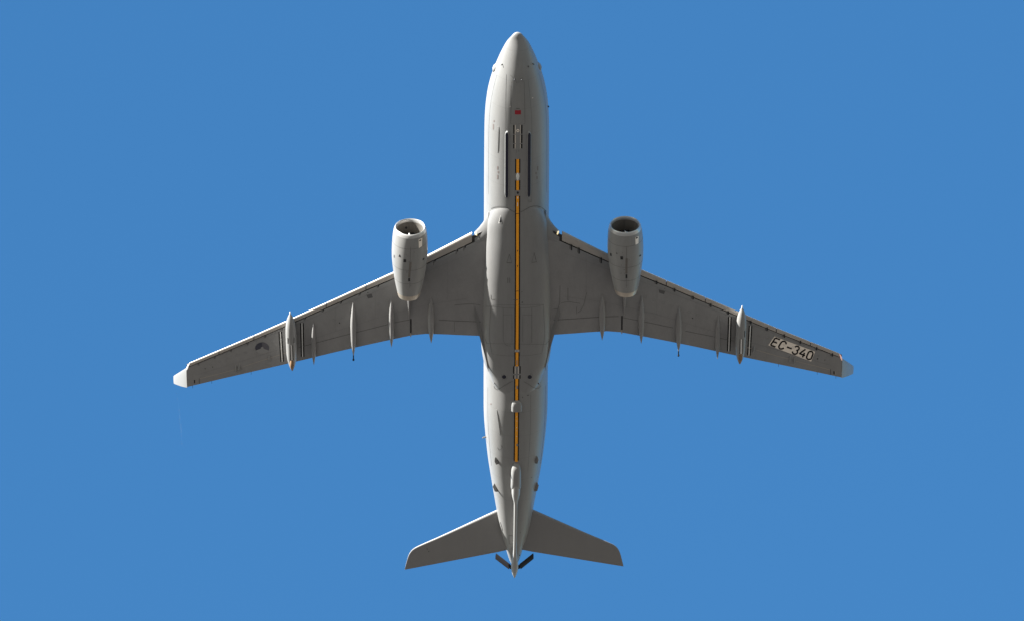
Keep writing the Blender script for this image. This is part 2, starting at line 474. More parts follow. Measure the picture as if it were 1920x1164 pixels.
def lower_from_px(px, py, y_guess=10):
    return None

wings = {}
def build_wing(sgn):
    side = 'right' if sgn < 0 else 'left'
    wg = Part('wing', plane, M_WING)
    ys = [2.0, 2.6, 3.2, 3.9, 5, 6.5, 8, 9.2, 10, 11.5, 13.5, 16, 18.5, 21, 23.5, 26, 28, YTIP]
    nsec = len(wing_section(5, 1))
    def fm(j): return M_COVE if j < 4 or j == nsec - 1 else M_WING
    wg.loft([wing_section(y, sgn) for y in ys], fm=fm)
    base_v, base_f, base_mi = list(wg.v), list(wg.f), list(wg.mi)
    wg.bvh()
    wings[sgn] = wg
    return wg

for sgn in (-1, 1): build_wing(sgn)
WINGT = [wings[-1], wings[1]]
def side_px(px, py, sgn_from=-1):
    """photo point on the image-left wing -> its mirror on the image-right wing"""
    p = hit(px, py, [wings[sgn_from]], 0)
    if p is None: return None
    q = Vector((p.x, -p.y, p.z)); return project(q)

# ---- wing details and their child parts
def roundtip(ts, w0, w1):
    return [(t, w) for t, w in ts]
SP = [(0.0, 0.02), (0.04, 0.16), (0.10, 0.36), (0.2, 0.64), (0.32, 0.86), (0.45, 0.98), (0.56, 1.0), (0.68, 0.94), (0.8, 0.72), (0.9, 0.42), (0.96, 0.2), (1.0, 0.03)]

wing_obj = {}
def wing_markings():
    L, Rr = wings[-1], wings[1]
    tl, tr = [L], [Rr]
    # control surface gaps, image-left wing
    line(L, [(901.7, 603), (852.5, 601), (823, 599.6)], 1.0, M_SEAM, tl)
    line(L, [(768, 599), (742, 604), (691, 617), (640, 629.5), (595, 641.5), (560, 650.5)], 0.9, M_SEAM, tl)
    line(L, [(852, 572), (884, 569.5), (901, 572)], 0.6, M_SEAM, tl)
    line(L, [(852, 622), (852, 603)], 0.6, M_SEAM, tl)
    line(L, [(549, 657.5), (530, 662.5), (505, 670.5), (480, 678.5), (456, 686.5)], 0.9, M_SEAML, tl)
    line(L, [(449, 690), (420, 697.5), (374.5, 709)], 0.9, M_SEAML, tl)
    line(L, [(373.6, 708), (373.6, 718)], 0.8, M_DARK, tl)
    quad(L, [(363.6, 711.5), (366.4, 710.9), (366.4, 717.3), (363.6, 717.9)], M_DARK, tl)
    quad(L, [(366.4, 711), (367.6, 710.7), (367.6, 717), (366.4, 717.3)], M_SEAML, tl)
    for p in ((398.7, 687), (384.8, 690.3)): disc(L, *p, 1.0, 0.8, M_DARK, tl)
    disc(L, 636.6, 605, 1.2, 1.0, M_DARK, tl); disc(L, 689.8, 549, 0.8, 0.8, M_DARK, tl)
    quad(L, [(687, 553), (697, 551), (699, 558), (690, 560)], M_FADE, tl)
    # right
    line(Rr, [(1038, 599.5), (1075, 597.5), (1123, 594), (1160, 592.8)], 1.0, M_SEAM, tr)
    line(Rr, [(1168, 595), (1204, 602), (1240, 609.5), (1262, 614)], 0.8, M_SEAM, tr)
    line(Rr, [(1285, 620), (1340, 631), (1375, 638.5)], 0.8, M_SEAM, tr)
    line(Rr, [(1050, 536), (1049.5, 567), (1046, 579), (1038, 579.5)], 0.8, M_SEAM, tr)
    line(Rr, [(1064.8, 540), (1064.8, 564)], 0.9, M_SEAM, tr)
    line(Rr, [(1052, 568), (1065, 565.5), (1088, 569)], 0.6, M_SEAM, tr)
    line(Rr, [(1100, 549), (1095, 570), (1089, 582), (1083, 586)], 0.6, M_SEAM, tr)
    line(Rr, [(1081, 575), (1081, 588)], 0.6, M_SEAM, tr)
    line(Rr, [(1400, 650.5), (1410, 652.5)], 1.0, M_SEAML, tr)
    line(Rr, [(1417.5, 655), (1445, 663), (1478, 672)], 1.0, M_SEAML, tr)
    line(Rr, [(1492, 676), (1525, 684), (1556.5, 692.5)], 1.0, M_SEAML, tr)
    line(Rr, [(1557.3, 691), (1557.3, 702)], 0.9, M_DARK, tr)
    quad(Rr, [(1562.5, 694.5), (1565.2, 695.2), (1565.2, 701.2), (1562.5, 700.6)], M_DARK, tr)
    quad(Rr, [(1565.2, 695.2), (1566.4, 695.5), (1566.4, 701.6), (1565.2, 701.2)], M_SEAML, tr)
    disc(Rr, 1532.7, 671.8, 1.2, 1.1, M_DARK, tr); disc(Rr, 1546.5, 674, 0.8, 0.8, M_DARK, tr)
    disc(Rr, 1298.4, 596, 1.2, 1.1, M_DARK, tr); disc(Rr, 1246.3, 541, 0.8, 0.7, M_DARK, tr)
    quad(Rr, [(1235, 543), (1247, 546), (1245, 552), (1236, 549)], M_FADE, tr)
    # faint spar lines, skin joints and rows of oval tank panels
    for S, t_, sg in ((L, tl, -1), (Rr, tr, 1)):
        def wp(y, f):
            c = xle(y) - xte(y); return project((xle(y) - f*c, sg*y, lowz(y, f)))
        for f, m_ in ((0.17, M_FAINT), (0.60, M_FAINT)):
            line(S, [wp(y, f + (0.02 if y < 9 else 0)) for y in (4.2, 8, 12, 16, 20, 24, 28)], .4, m_, t_)
        for y in (6.1, 12.4, 15.9, 22.9, 25.6):
            line(S, [wp(y, .17), wp(y, .36), wp(y, .60)], .35, M_FAINT, t_)
        y = 10.6
        while y < 27:
            px_, py_ = wp(y, .38); k = 1.15 if y < 18 else .9
            for a0 in range(0, 360, 30):
                q = [(px_ + 2.6*k*math.cos(R(a)), py_ - 1.7*k*math.sin(R(a))) for a in (a0, a0 + 30)]
                line(S, q, .3, M_FAINT, t_, step=3)
            y += 0.78
    # white guide stripes edged black, both sides of each pod
    for P_, t_, segs in ((L, tl, [((525.6, 621.2), (529.6, 683.2)), ((566.2, 605.0), (567.6, 674.3))]),
                         (Rr, tr, [((1368.5, 593.5), (1366.0, 664.0)), ((1407.2, 609.7), (1403.8, 671.5))])):
        for a, b in segs:
            line(P_, [a, b], 6.8, M_BLACK, t_, 0.012); line(P_, [a, b], 2.0, M_WHITE, t_, 0.02)
    # roundel on the image-left wing: three sectors and a small centre
    cx, cy, rx, ry = 491.7, 651.6, 13.2, 10.7
    disc(L, cx, cy, rx, ry, M_ROUND1, tl, 0.012, 92, 205)
    disc(L, cx, cy, rx, ry, M_ROUND2, tl, 0.012, -25, 92)
    disc(L, cx, cy, rx, ry, M_ROUND3, tl, 0.012, 205, 335)
    disc(L, cx, cy, 2.6, 2.2, M_ROUND3, tl, 0.02)
    # registration plate on the image-right wing
    TLc, BLc, BRc, TRc = (1451.8, 629.8), (1440.4, 646.3), (1520.8, 676.8), (1528.3, 658.3)
    quad(Rr, [TLc, TRc, BRc, BLc], M_PLATE, tr, 10, 3, 0.012)
    def uv(u, v):    # v down
        return tuple((TLc[k]*(1-u) + TRc[k]*u)*(1-v) + (BLc[k]*(1-u) + BRc[k]*u)*v for k in (0, 1))
    def glyph(u0, wd, strokes, th):
        for st in strokes:
            line(Rr, [uv(u0 + a*wd, 0.10 + b*0.80) for a, b in st], th, M_BLACK, tr, 0.02, step=0.8)
    def arc(cx_, cy_, rx_, ry_, a0, a1, n=12):
        return [(cx_ + rx_*math.cos(R(a0 + (a1-a0)*i/n)), cy_ - ry_*math.sin(R(a0 + (a1-a0)*i/n))) for i in range(n + 1)]
    th = 2.9
    E_ = [[(0, 0), (0, 1)], [(0, 0), (1, 0)], [(0, .5), (.85, .5)], [(0, 1), (1, 1)]]
    C_ = [arc(.5, .3, .5, .3, 10, 180) + arc(.5, .7, .5, .3, 180, 350)]
    D_ = [[(0, .52), (1, .52)]]
    T3 = [arc(.48, .25, .46, .25, 170, -70) , arc(.48, .73, .5, .27, 80, -170)]
    F4 = [[(.62, 0), (0, .72), (1, .72)], [(.72, .42), (.72, 1)]]
    Z0 = [arc(.5, .3, .5, .3, 0, 180) + arc(.5, .7, .5, .3, 180, 360) + [(1, .3)]]
    for u0, wd, g in ((.04, .115, E_), (.21, .115, C_), (.375, .115, D_), (.535, .11, T3), (.695, .13, F4), (.865, .11, Z0)):
        glyph(u0, wd, g, th)
wing_markings()
for sgn in (-1, 1):
    wing_obj[sgn] = wings[sgn].build()

# slats
def slat_section(y, sgn, drop=0.0):
    xl = xle(y); c = slat_c(y); z = wz(y) - 0.10*c
    P = [(0, 0), (.02, -.06), (.07, -.11), (.18, -.145), (.45, -.165), (.8, -.18), (1.0, -.19), (1.0, -.17), (.62, -.12), (.42, 0.0), (.5, .2), (.8, .36), (1.35, .52), (1.35, .55), (.8, .44), (.4, .30), (.18, .20), (.05, .09)]
    return [(xl - a*c, sgn*y, z + b*c) for a, b in P]
for sgn in (-1, 1):
    for y0, y1 in SLATS:
        s = Part('slat', wing_obj[sgn], M_SLAT)
        n = 7
        s.loft([slat_section(y0 + (y1-y0)*i/n, sgn) for i in range(n + 1)])
        s.build(sharp=28)
    # slat tracks
    for px in TRACK_PX:
        y, x = solve(px, py_le(px))
        cs = slat_c(y); zb = wz(y) - 0.36*cs
        tr_ = Part('slat_track', wing_obj[sgn], M_SEAM)
        ln = 0.55 if y < 8.5 else 0.30
        box(tr_, (xle(y) - cs - ln/2 + 0.05, sgn*y, lowz(y, (cs+.2)/(xle(y)-xte(y))) - 0.005), (ln, 0.06, 0.05), M_SEAM)
        box(tr_, (xle(y) - cs - ln/2 - 0.0, sgn*y + 0.13, lowz(y, (cs+.2)/(xle(y)-xte(y))) - 0.01), (ln + 0.05, 0.11, 0.03), M_DARK)
        tr_.build()
    # flap track fairings
    for (pl, t0, t1, hw), (pr, r0, r1, _) in zip(FTF_L, FTF_R):
        pxx, a, b = (pl, t0, t1) if sgn < 0 else (pr, r0, r1)
        ym = abs(at(pxx, (a+b)/2, wz(8)).y)
        ym = abs(at(pxx, (a+b)/2, wz(ym) - 0.5).y)
        zt = lowz(ym, 0.45) + 0.02
        x0 = xof(a, zt, sgn*ym); zend = wz(ym) + te_drop(ym) - 0.35; x1 = xof(b, zend, sgn*ym)
        st = []
        for t, q in SP:
            x = x0 + (x1-x0)*t; f = (xle(ym) - x)/(xle(ym)-xte(ym))
            zl = lowz(ym, min(f, 1.0))
            z = zl + (zend - 0.05 - lowz(ym, 1.0))*max(0, t-0.55)/0.45 - 0.02*math.sin(math.pi*min(1, t*1.1))
            st.append((x, sgn*ym, z, hw/21.25*q, (0.34 if ym < 17.2 else 0.24)*q))
        p = Part('flap_track_fairing', wing_obj[sgn], M_WING)
        spindle(p, st, 22)
        p.build()
        if abs(pl - 662.4) < 1:
            p = Part('fuel_jettison_pipe', wing_obj[sgn], M_BLACK)
            e = st[-1]
            spindle(p, [(e[0]+0.1, e[1], e[2], .05, .05), (e[0]-0.28, e[1], e[2]-0.02, .05, .05), (e[0]-0.3, e[1], e[2]-0.02, .09, .09), (e[0]-0.42, e[1], e[2]-0.03, .085, .085)], 12)
            p.build()
    # slot between inner and outer flap, its shade put in as a dark box
    p = Part('flap_gap', wing_obj[sgn], M_DARK)
    yv, xv = solve(770.7, 628.4, te_drop); c = xle(yv) - xv
    x0, x1 = xv + 1.75, xv + 0.25
    box(p, ((x0+x1)/2, sgn*(yv+0.02), (lowz(yv, (xle(yv)-x0)/c) + lowz(yv, (xle(yv)-x1)/c))/2 - 0.0), (x0-x1, 0.13, 0.05), M_DARK,
        Matrix.Rotation(math.atan2(lowz(yv, (xle(yv)-x1)/c) - lowz(yv, (xle(yv)-x0)/c), x0-x1), 3, 'Y'))
    box(p, (xv + 0.08, sgn*(yv+0.02), lowz(yv, .99) - 0.01), (0.42, 0.09, 0.05), M_SEAML)
    p.build()
    # aileron actuator fairings and wicks
    for px, py in ((442.5, 689.5), (449, 688.0), (505, 670)) if sgn < 0 else ((1481, 672), (1489, 674), (1413, 653.5)):
        h_ = hit(px, py, [wings[sgn]], 0)
        if h_:
            p = Part('actuator_fairing', wing_obj[sgn], M_STAB)
            spindle(p, [(h_.x+.42, h_.y, h_.z+.02, .01, .01), (h_.x+.2, h_.y, h_.z-.02, .08, .09), (h_.x-.15, h_.y, h_.z-.03, .085, .1), (h_.x-.45, h_.y, h_.z+.02, .01, .01)], 12)
            p.build()
    for yv in (28.6, 26.9, 23.4, 20.0):
        p = Part('static_wick', wing_obj[sgn], M_DARK)
        spindle(p, [(xte(yv)+.05, sgn*yv, lowz(yv, 1)+.01, .02, .02), (xte(yv)-.28, sgn*yv, lowz(yv, 1)+.01, .012, .012)], 8); p.build()
    # winglet
    wt = Part('winglet', wing_obj[sgn], M_WLET)
    pts = [((348.2, 687.5), (348.6, 724.8)), ((325.6, 704.2), (325.9, 717.8))]
    c1 = (at(pts[1][0][0], pts[1][0][1], 5.05), at(pts[1][1][0], pts[1][1][1], 5.05))
    ytip = abs((c1[0].y + c1[1].y)/2); xa_, xb_ = c1[0].x, c1[1].x
    c0 = (xle(YTIP) - 0.42, xte(YTIP) - 0.05)
    rings = []
    K = 10
    for i in range(K + 1):
        t = i/K
        yy = YTIP + (ytip - YTIP)*(1 - (1-t)**1.15); zz = wz(YTIP) + (5.05 - wz(YTIP))*(t**1.1)
        xl_ = c0[0] + (xa_-c0[0])*t; xt_ = c0[1] + (xb_-c0[1])*t; c = xl_-xt_
        # section is perpendicular to the local span direction
        ang = math.atan2((5.05 - wz(YTIP))*1.1*max(t, .02)**.1, (ytip-YTIP)*1.15*max(1-t, .02)**.15)
        ring = []
        for f in (0, .02, .08, .2, .4, .65, .85, 1.0): ring.append((f, -0.5*af(f)*0.09*c*0.5 - 0.008))
        for f in (1.0, .85, .65, .4, .2, .08, .02): ring.append((f, 0.5*af(f)*0.09*c*0.5 + 0.008))
        rings.append([(xl_ - f*c, sgn*(yy - h*math.sin(ang)), zz + h*math.cos(ang)) for f, h in ring])
    wt.loft(rings); wt.build(sharp=50)
    # navigation light at the tip's leading edge
    nl = Part('navigation_light', wing_obj[sgn], M_NAVL if sgn < 0 else M_NAVR)
    ya = YTIP - 0.12; x_ = xle(ya) - 0.28
    spindle(nl, [(x_+.22, sgn*(ya-.10), wz(ya)-.02, .02, .02), (x_+.1, sgn*(ya-.03), wz(ya)-.03, .065, .06), (x_-.15, sgn*(ya+.05), wz(ya)-.04, .075, .065), (x_-.42, sgn*(ya+.12), wz(ya)-.03, .04, .04)], 14)
    nl.build()

# ---- wing root fillets with landing lights
for sgn in (-1, 1):
    rf = Part('wing_root_fillet', plane, M_FAIR)
    tabL = [(915, 398), (911, 407), (905, 417.5), (898, 426.0), (892.5, 432.5), (889.3, 436)]
    tabR = [(1022, 396), (1026.5, 405), (1032, 415.5), (1039, 425.3), (1044.5, 430.5), (1047.8, 433.2)]
    te = [694, 672, 650, 626, 600, 590]
    rings = []
    for (a, b), (c_, d_), e in zip(tabL, tabR, te):
        pl, pr = at(a, b, -1.55), at(c_, d_, -1.55)
        y = (abs(pl.y) + abs(pr.y))/2; xl = (pl.x + pr.x)/2; xt = xof(e, -1.7, 0) + (0.3 if sgn < 0 else 0.3)
        c = xl - xt; ring = []
        fs = (0, .004, .012, .03, .06, .12, .3, .6, .85, 1.0)
        hL = interp([(2.2, 0.78), (3.0, 0.60), (3.8, 0.44)], y)
        def g(f): return min(1, math.sqrt(min(1, f/0.12)) if f < 0.12 else 1)*(1 - max(0, (f-.5)/.5)**1.5*0.9)
        for f in fs: ring.append((xl - f*c, sgn*y, -1.5 - 0.25*f - 0.6*max(0, f-.7)/.3 - hL*g(f)*0.9*(1 if f < .1 else max(.25, 1 - (f-.1)/.2*.75))))
        for f in reversed(fs[1:-1]): ring.append((xl - f*c, sgn*y, -1.5 - 0.25*f - 0.6*max(0, f-.7)/.3 + 0.45*g(f)*(1-f)))
        rings.append(ring)
    rf.loft(rings); rf.bvh(); fo = rf.build(sharp=40)
    px, py = (892.6, 438.8) if sgn < 0 else (1046.0, 436.8)
    h_ = hit(px, py, [rf, wings[sgn]], 0.0)
    if h_ is None: h_ = at(px, py, -1.7)
    ll = Part('landing_light', fo, M_LENS)
    d = -ray(px, py); d.normalize(); lat = Vector((-0.55, sgn*1.0, 0)); lat = (lat - d*lat.dot(d)).normalized(); oth = d.cross(lat)
    rings = []
    for q, rr in ((0, 1.0), (0.05, .95), (0.09, .7), (0.11, .3)):
        rings.append([h_ + d*(q + .02) + lat*(0.085*rr*math.cos(2*math.pi*k/16)) + oth*(0.19*rr*math.sin(2*math.pi*k/16)) for k in range(16)])
    ll.loft(rings)
    rings = [[h_ + d*(q) + lat*(r_*0.5*math.cos(2*math.pi*k/16)) + oth*(r_*math.sin(2*math.pi*k/16)) for k in range(16)] for q, r_ in ((-.04, .20), (.01, .20), (.01, .15))]
    ll.loft(rings, M_BLACK, False, False)
    ll.build()

# ---- refuelling pods under the wings
for sgn in (-1, 1):
    nose, tail_, pxm, hw = ((543.9, 586), (548.0, 694), 545.8, 9.9) if sgn < 0 else ((1391.4, 575.1), (1387.0, 681.6), 1390.0, 9.7)
    yb = abs(at(pxm, 640, wz(20) - 0.9).y)
    zc = wz(yb) - 0.95
    p0 = at(*nose, zc); p1 = at(*tail_, zc - 0.05)
    st = []
    prof = [(0, .03), (.015, .08), (.03, .14), (.05, .34), (.10, .58), (.17, .82), (.25, .95), (.36, 1.0), (.6, 1.0), (.72, .96), (.80, .86), (.88, .66), (.94, .42), (.98, .22), (1.0, .05)]
    pod = Part('refuelling_pod', plane, M_NAC)
    for t, q in prof:
        p = p0.lerp(p1, t); st.append((p.x, p.y, p.z, q*hw/21.15, q*hw/21.15*1.08))
    spindle(pod, st, 36)
    # carrier pylon joining pod and wing
    rings = []
    for zz, k in ((zc + 0.25, 1.0), (wz(yb) - 0.1, 1.05)):
        a, b = p0.lerp(p1, 0.16), p0.lerp(p1, 0.72); x0, x1 = a.x, b.x
        rings.append([(x0 + (x1-x0)*f, a.y + s_*0.17*k*g, zz) for f, g, s_ in ((0, 0, 1), (.06, .6, 1), (.25, 1, 1), (.7, 1, 1), (1, .1, 1), (1, .1, -1), (.7, 1, -1), (.25, 1, -1), (.06, .6, -1))])
    podt = Part('x'); podt.m0 = M_NAC; podt.v, podt.f, podt.mi = list(pod.v), list(pod.f), list(pod.mi)
    pod.bvh()
    pod.loft(rings)
    if sgn < 0:
        segs = ((546.0, 646.3), (547.2, 674)); slots = [(539.8, 632.5, 643), (551.3, 632, 642)]
        ra = ((541, 645.5), (552, 645))
    else:
        segs = ((1390.2, 635), (1389.4, 662.5)); slots = [(1396.2, 619.5, 631.5)]
    line(pod, list(segs), 6.2, M_BLACK, [pod], 0.014, 3); line(pod, list(segs), 2.0, M_WHITE, [pod], 0.024, 3)
    for sx_, a, b in slots: line(pod, [(sx_, a), (sx_, b)], 1.3, M_DARK, [pod], 0.014, 2)
    po = pod.build()
    # drogue in its tunnel
    dg = Part('drogue', po, M_BROWN)
    dn = []
    for t, q in ((.765, .12), (.78, .38), (.82, .52), (.86, .54), (.90, .50), (.94, .38), (.98, .2), (1.003, .03)):
        p = p0.lerp(p1, t); dn.append((p.x, p.y, p.z - 0.34*(1 - max(0, t-.86)/.14*0.88), q*hw/21.15*.82, q*hw/21.15*.9 + .0))
    spindle(dg, dn, 24); dg.build()
    pt = Part('nose_spinner', po, M_WHITE)
    spindle(pt, [(p0.x+.12, p0.y, p0.z, .01, .01), (p0.x+.05, p0.y, p0.z, .05, .05), (p0.x-.10, p0.y, p0.z, .075, .075)], 16)
    pt.build()

# ---- engines
def frame_ring(c, r, x, n=64, sq=1.0):
    return [(x, c[0] + r*math.cos(2*math.pi*k/n), c[1] + r*sq*math.sin(2*math.pi*k/n)) for k in range(n)]
ENG = {-1: dict(inl=(768.9, 425.4), exh=(766.7, 553.4)), 1: dict(inl=(1172.0, 420.8), exh=(1174.0, 546.8))}
for sgn in (-1, 1):
    ZI, ZE = -3.05, -2.95
    a = at(*ENG[sgn]['inl'], ZI); b = at(*ENG[sgn]['exh'], ZE)
    ax = b - a; Ln = ax.length
    def er(t, r, n=72):
        c = a + ax*t
        return [(c.x, c.y + r*math.cos(2*math.pi*k/n), c.z + r*math.sin(2*math.pi*k/n)) for k in range(n)]
    outer = [(0.004, 1.315), (0.02, 1.385), (0.045, 1.435), (0.09, 1.485), (0.15, 1.525), (0.23, 1.555), (0.33, 1.572), (0.43, 1.555), (0.52, 1.505), (0.62, 1.425), (0.72, 1.325), (0.82, 1.205), (0.90, 1.095), (0.955, 1.01)]
    nac = Part('engine', plane, M_NAC)
    oo = outer[3:]
    nac.loft([er(t, r) for t, r in outer[2:]] + [er(0.955, 0.97)], cap0=False, cap1=False); nac.bvh()
    tg = [nac]
    # seams and hatches
    def ring_line(t, w_=0.02, m=M_SEAM):
        r = smooth_tab(outer, t) + 0.006
        nac.loft([er(t - w_/Ln, r), er(t + w_/Ln, r)], m, False, False)
    for t in (0.185, 0.50, 0.715): ring_line(t, 0.013)
    def E(px, py): return (px, py) if sgn < 0 else (px + (1172.0 - 768.9) + (0.9 if py > 470 else 0), py - 4.8 - (py-425)*0.008)
    c0x = 768 if sgn < 0 else 1172.8
    if sgn < 0:
        quad(nac, [(756.6, 486.6), (761.6, 486.6), (761.6, 492), (756.6, 492)], M_DARK, tg)
        quad(nac, [(792.4, 485.5), (795.6, 483.5), (795.2, 487), (792.2, 488.6)], M_DARK, tg)
        quad(nac, [(749, 477.5), (749.8, 477.5), (751.8, 483), (747.4, 481.5)], M_DARK, tg)
        quad(nac, [(738.4, 478), (740.4, 479), (740.4, 484), (738.2, 483)], M_FADE, tg)
        quad(nac, [(765.4, 521.5), (768.4, 521.5), (768.4, 527.6), (765.4, 527.6)], M_DARK, tg)
        quad(nac, [(784.8, 449.3), (791.6, 446.5), (791.0, 462), (785.2, 465.5)], M_PLATE, tg)
        quad(nac, [(786.0, 450.5), (789.6, 449.2), (789.2, 451.8), (786.0, 453)], M_DARK, tg, off=.02)
        line(nac, [(770, 492), (768, 510), (767, 520)], 4, M_GRIME, tg)
    else:
        quad(nac, [(1143.8, 474.5), (1146.8, 475.5), (1147.2, 480.8), (1144.2, 479.8)], M_DARK, tg)
        quad(nac, [(1163.3, 481), (1168.3, 481), (1168.3, 487), (1163.3, 487)], M_DARK, tg)
        quad(nac, [(1198.8, 479), (1202, 477), (1201.8, 480.4), (1198.6, 482)], M_DARK, tg)
        quad(nac, [(1155, 473.5), (1157.5, 474), (1158, 477), (1155.5, 476.5)], M_FADE, tg)
        quad(nac, [(1173, 514.6), (1176.2, 514.6), (1176.2, 522), (1173, 522)], M_DARK, tg)
        quad(nac, [(1191, 445.6), (1197.2, 442.8), (1197.0, 456.5), (1191.6, 459.3)], M_PLATE, tg)
        quad(nac, [(1191.8, 445.8), (1195.6, 444.2), (1195.4, 446.8), (1191.9, 448.3)], M_DARK, tg, off=.02)
        line(nac, [(1175, 485), (1174.5, 500), (1174.5, 513)], 4, M_GRIME, tg)
    for k in range(14):
        px = c0x + random.uniform(-9, 9); py = random.uniform(470, 540) - (4 if sgn > 0 else 0)
        disc(nac, px, py, random.uniform(.4, .8), random.uniform(.4, .8), M_SEAM, tg, n=6)
    # longitudinal split line and latches along the keel
    kx = 1.4
    line(nac, [(c0x + 2.0, 463), (c0x + kx - (1 if sgn < 0 else 0), 540)], 0.5, M_SEAM, tg)
    no = nac.build(sharp=60)
    # lip
    lip = Part('inlet_lip', no, M_LIP)
    lip.loft([er(0.045, 1.4365), er(0.02, 1.387), er(0.004, 1.33), er(0.0, 1.285), er(0.006, 1.24), er(0.02, 1.205), er(0.04, 1.185)], cap0=False, cap1=False)
    lip.build(sharp=60)
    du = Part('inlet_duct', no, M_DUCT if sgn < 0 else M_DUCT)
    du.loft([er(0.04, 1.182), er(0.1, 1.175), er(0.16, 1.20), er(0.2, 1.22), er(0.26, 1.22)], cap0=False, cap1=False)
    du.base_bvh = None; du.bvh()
    line(du, [project(a + ax*t + Vector((0, -0.05, 1.17))) for t in (0.05, 0.1, 0.16, 0.2)], 1.1, M_SEAM, [du], 0.01, 2)
    if sgn < 0:
        disc(du, 761.5, 427.3, 2.3, 2.3, M_DARK, [du], 0.01)
    du.build(sharp=60)
    # fan
    fan = Part('fan', no, M_FAN)
    fan.loft([er(0.225, 1.215, 72), er(0.226, 0.02, 72)], cap0=False, cap1=True)
    cf = a + ax*0.2
    for k in range(26):
        th = 2*math.pi*k/26
        V = []
        for rr, tw, chd in ((0.36, 0.35, .20), (0.7, 0.75, .24), (1.0, 1.0, .27), (1.205, 1.15, .28)):
            for s_ in (-1, 1):
                dx = s_*chd*0.5*math.cos(tw); dt = s_*chd*0.5*math.sin(tw)/rr
                V.append((cf.x + dx*0.5 + 0.02, cf.y + rr*math.cos(th+dt), cf.z + rr*math.sin(th+dt)))
        fan.add(V, [(0, 1, 3, 2), (2, 3, 5, 4), (4, 5, 7, 6)], M_FAN)
    fan.build(recalc=False)
    sp = Part('spinner', no, M_BLACK)
    def conept(t, phi, o=0.0):
        r = 0.36*math.sin(min(1, t)*math.pi/2)**0.9 + o
        return (cf.x + 0.86*(1 - t) + o, cf.y + r*math.cos(phi), cf.z + r*math.sin(phi))
    sp.loft([[conept(t, 2*math.pi*k/32) for k in range(32)] for t in (0.01, .06, .15, .3, .5, .75, 1.0)])
    V = []; F = []
    for i in range(25):     # painted white swirl
        u = i/24; phi = R(200 if sgn < 0 else 235) + R(230)*u*1.0
        tcn = 0.12 + 0.5*u; wd_ = 0.10*math.sin(math.pi*min(1, .12+u*.95))
        V += [conept(tcn - wd_, phi, .012), conept(tcn + wd_, phi, .012)]
        if i: F.append((2*i-2, 2*i-1, 2*i+1, 2*i))
    sp.add(V, F, M_WHITE); sp.build(recalc=False)
    ex = Part('exhaust_nozzle', no, M_HOT)
    ex.loft([er(0.925, 1.068), er(0.95, 1.03), er(0.975, 0.98), er(1.0, 0.928), er(1.0, 0.905), er(0.9, 0.95), er(0.7, 0.98)], cap0=False, cap1=False)
    ex.loft([er(0.70, 0.985), er(0.701, 0.01)], M_DARK, False, True)
    ex.build(sharp=50)
    plug = Part('exhaust_plug', no, M_HOT)
    plug.loft([er(t, r, 32) for t, r in ((.7, .45), (.85, .42), (.95, .3), (1.04, .05))]); plug.build()
    # pylon with aft fairing
    py_ = Part('pylon', plane, M_WING)
    ye = abs(b.y) - 0.05
    xe = xof(599 if sgn < 0 else 592, lowz(9.6, .75)-.1, sgn*9.6)
    rings = []
    for x, z0, z1, hw_ in ((a.x - 0.8, -1.75, -1.45, .06), (a.x - 2.0, -1.9, -1.15, .20), (xle(ye)+.4, -2.0, wz(ye)+0.05, .24), (xle(ye)-1.5, -2.1, wz(ye)-.0, .25), (b.x + 0.1, -1.95, wz(ye)-.1, .22), (b.x - 1.0, -1.55, wz(ye)-.2, .15), (xe + .5, -1.32, wz(ye)-.25, .07), (xe, -1.12, wz(ye)-.3, .02)):
        c = (z0+z1)/2; h = (z1-z0)/2; yy = sgn*(abs(a.y + (b.y-a.y)*(a.x-x)/(a.x-b.x)) if x > b.x else ye)
        rings.append(ring_x(x, yy, c, hw_, h, 20, 3.0))
    py_.loft(rings); py_.build()

# ---- tail surfaces
st_le = [(931.8, 954.7), (895, 971.8), (855.5, 990.3), (820, 1006.6), (789.5, 1020), (776.4, 1026.6), (768.9, 1034), (764.7, 1043.6), (761.4, 1056), (758.8, 1066.6)]
def sz(y): return 0.95 + max(0, y - 1.0)*0.118
def ssolve(px, py):
    y = 3
    for _ in range(6): p = at(px, py, sz(y)); y = abs(p.y)
    return y, p.x
SLE = sorted(ssolve(*p) for p in st_le); SLE = [(SLE[0][0]-1.6, SLE[0][1] + 1.6*(SLE[0][1]-SLE[1][1])/(SLE[1][0]-SLE[0][0]))] + SLE
t0, t1 = ssolve(948.9, 1030.5), ssolve(758.8, 1067.2)
def s_te(y): return t0[1] + (t1[1]-t0[1])*(y-t0[0])/(t1[0]-t0[0])
for sgn in (-1, 1):
    s = Part('horizontal_stabiliser', plane, M_STAB)
    rings = []
    ys = [0.5, 1.5, 3, 4.5, 6, 7, 8, 8.6, 8.9, 9.1, 9.25, 9.4, 9.5, 9.6, SLE[-1][0]-.06, SLE[-1][0]]
    fs = (0, .006, .02, .05, .1, .2, .35, .5, .7, .85, 1.0)
    for y in ys:
        xl, xt = smooth_tab(SLE, y) if y > 1.5 else interp(SLE, y), s_te(y); c = max(xl-xt, .03); th_ = 0.10*min(c, 3.2*1.6) if c > 1.5 else 0.1*c
        ring = [(xl - f*c, sgn*y, sz(y) - 0.34*th_*min(1.0, math.sqrt(f/0.035))*(1-f*.9) - 0.006) for f in fs] + [(xl - f*c, sgn*y, sz(y) + 0.42*th_*af(f) + 0.006) for f in reversed(fs[1:])]
        rings.append(ring)
    s.loft(rings); s.bvh()
    if sgn < 0:
        disc(s, 801, 1028, .9, .8, M_DARK, [s]); disc(s, 804, 1033, .9, .8, M_DARK, [s])
    s.build(sharp=45)

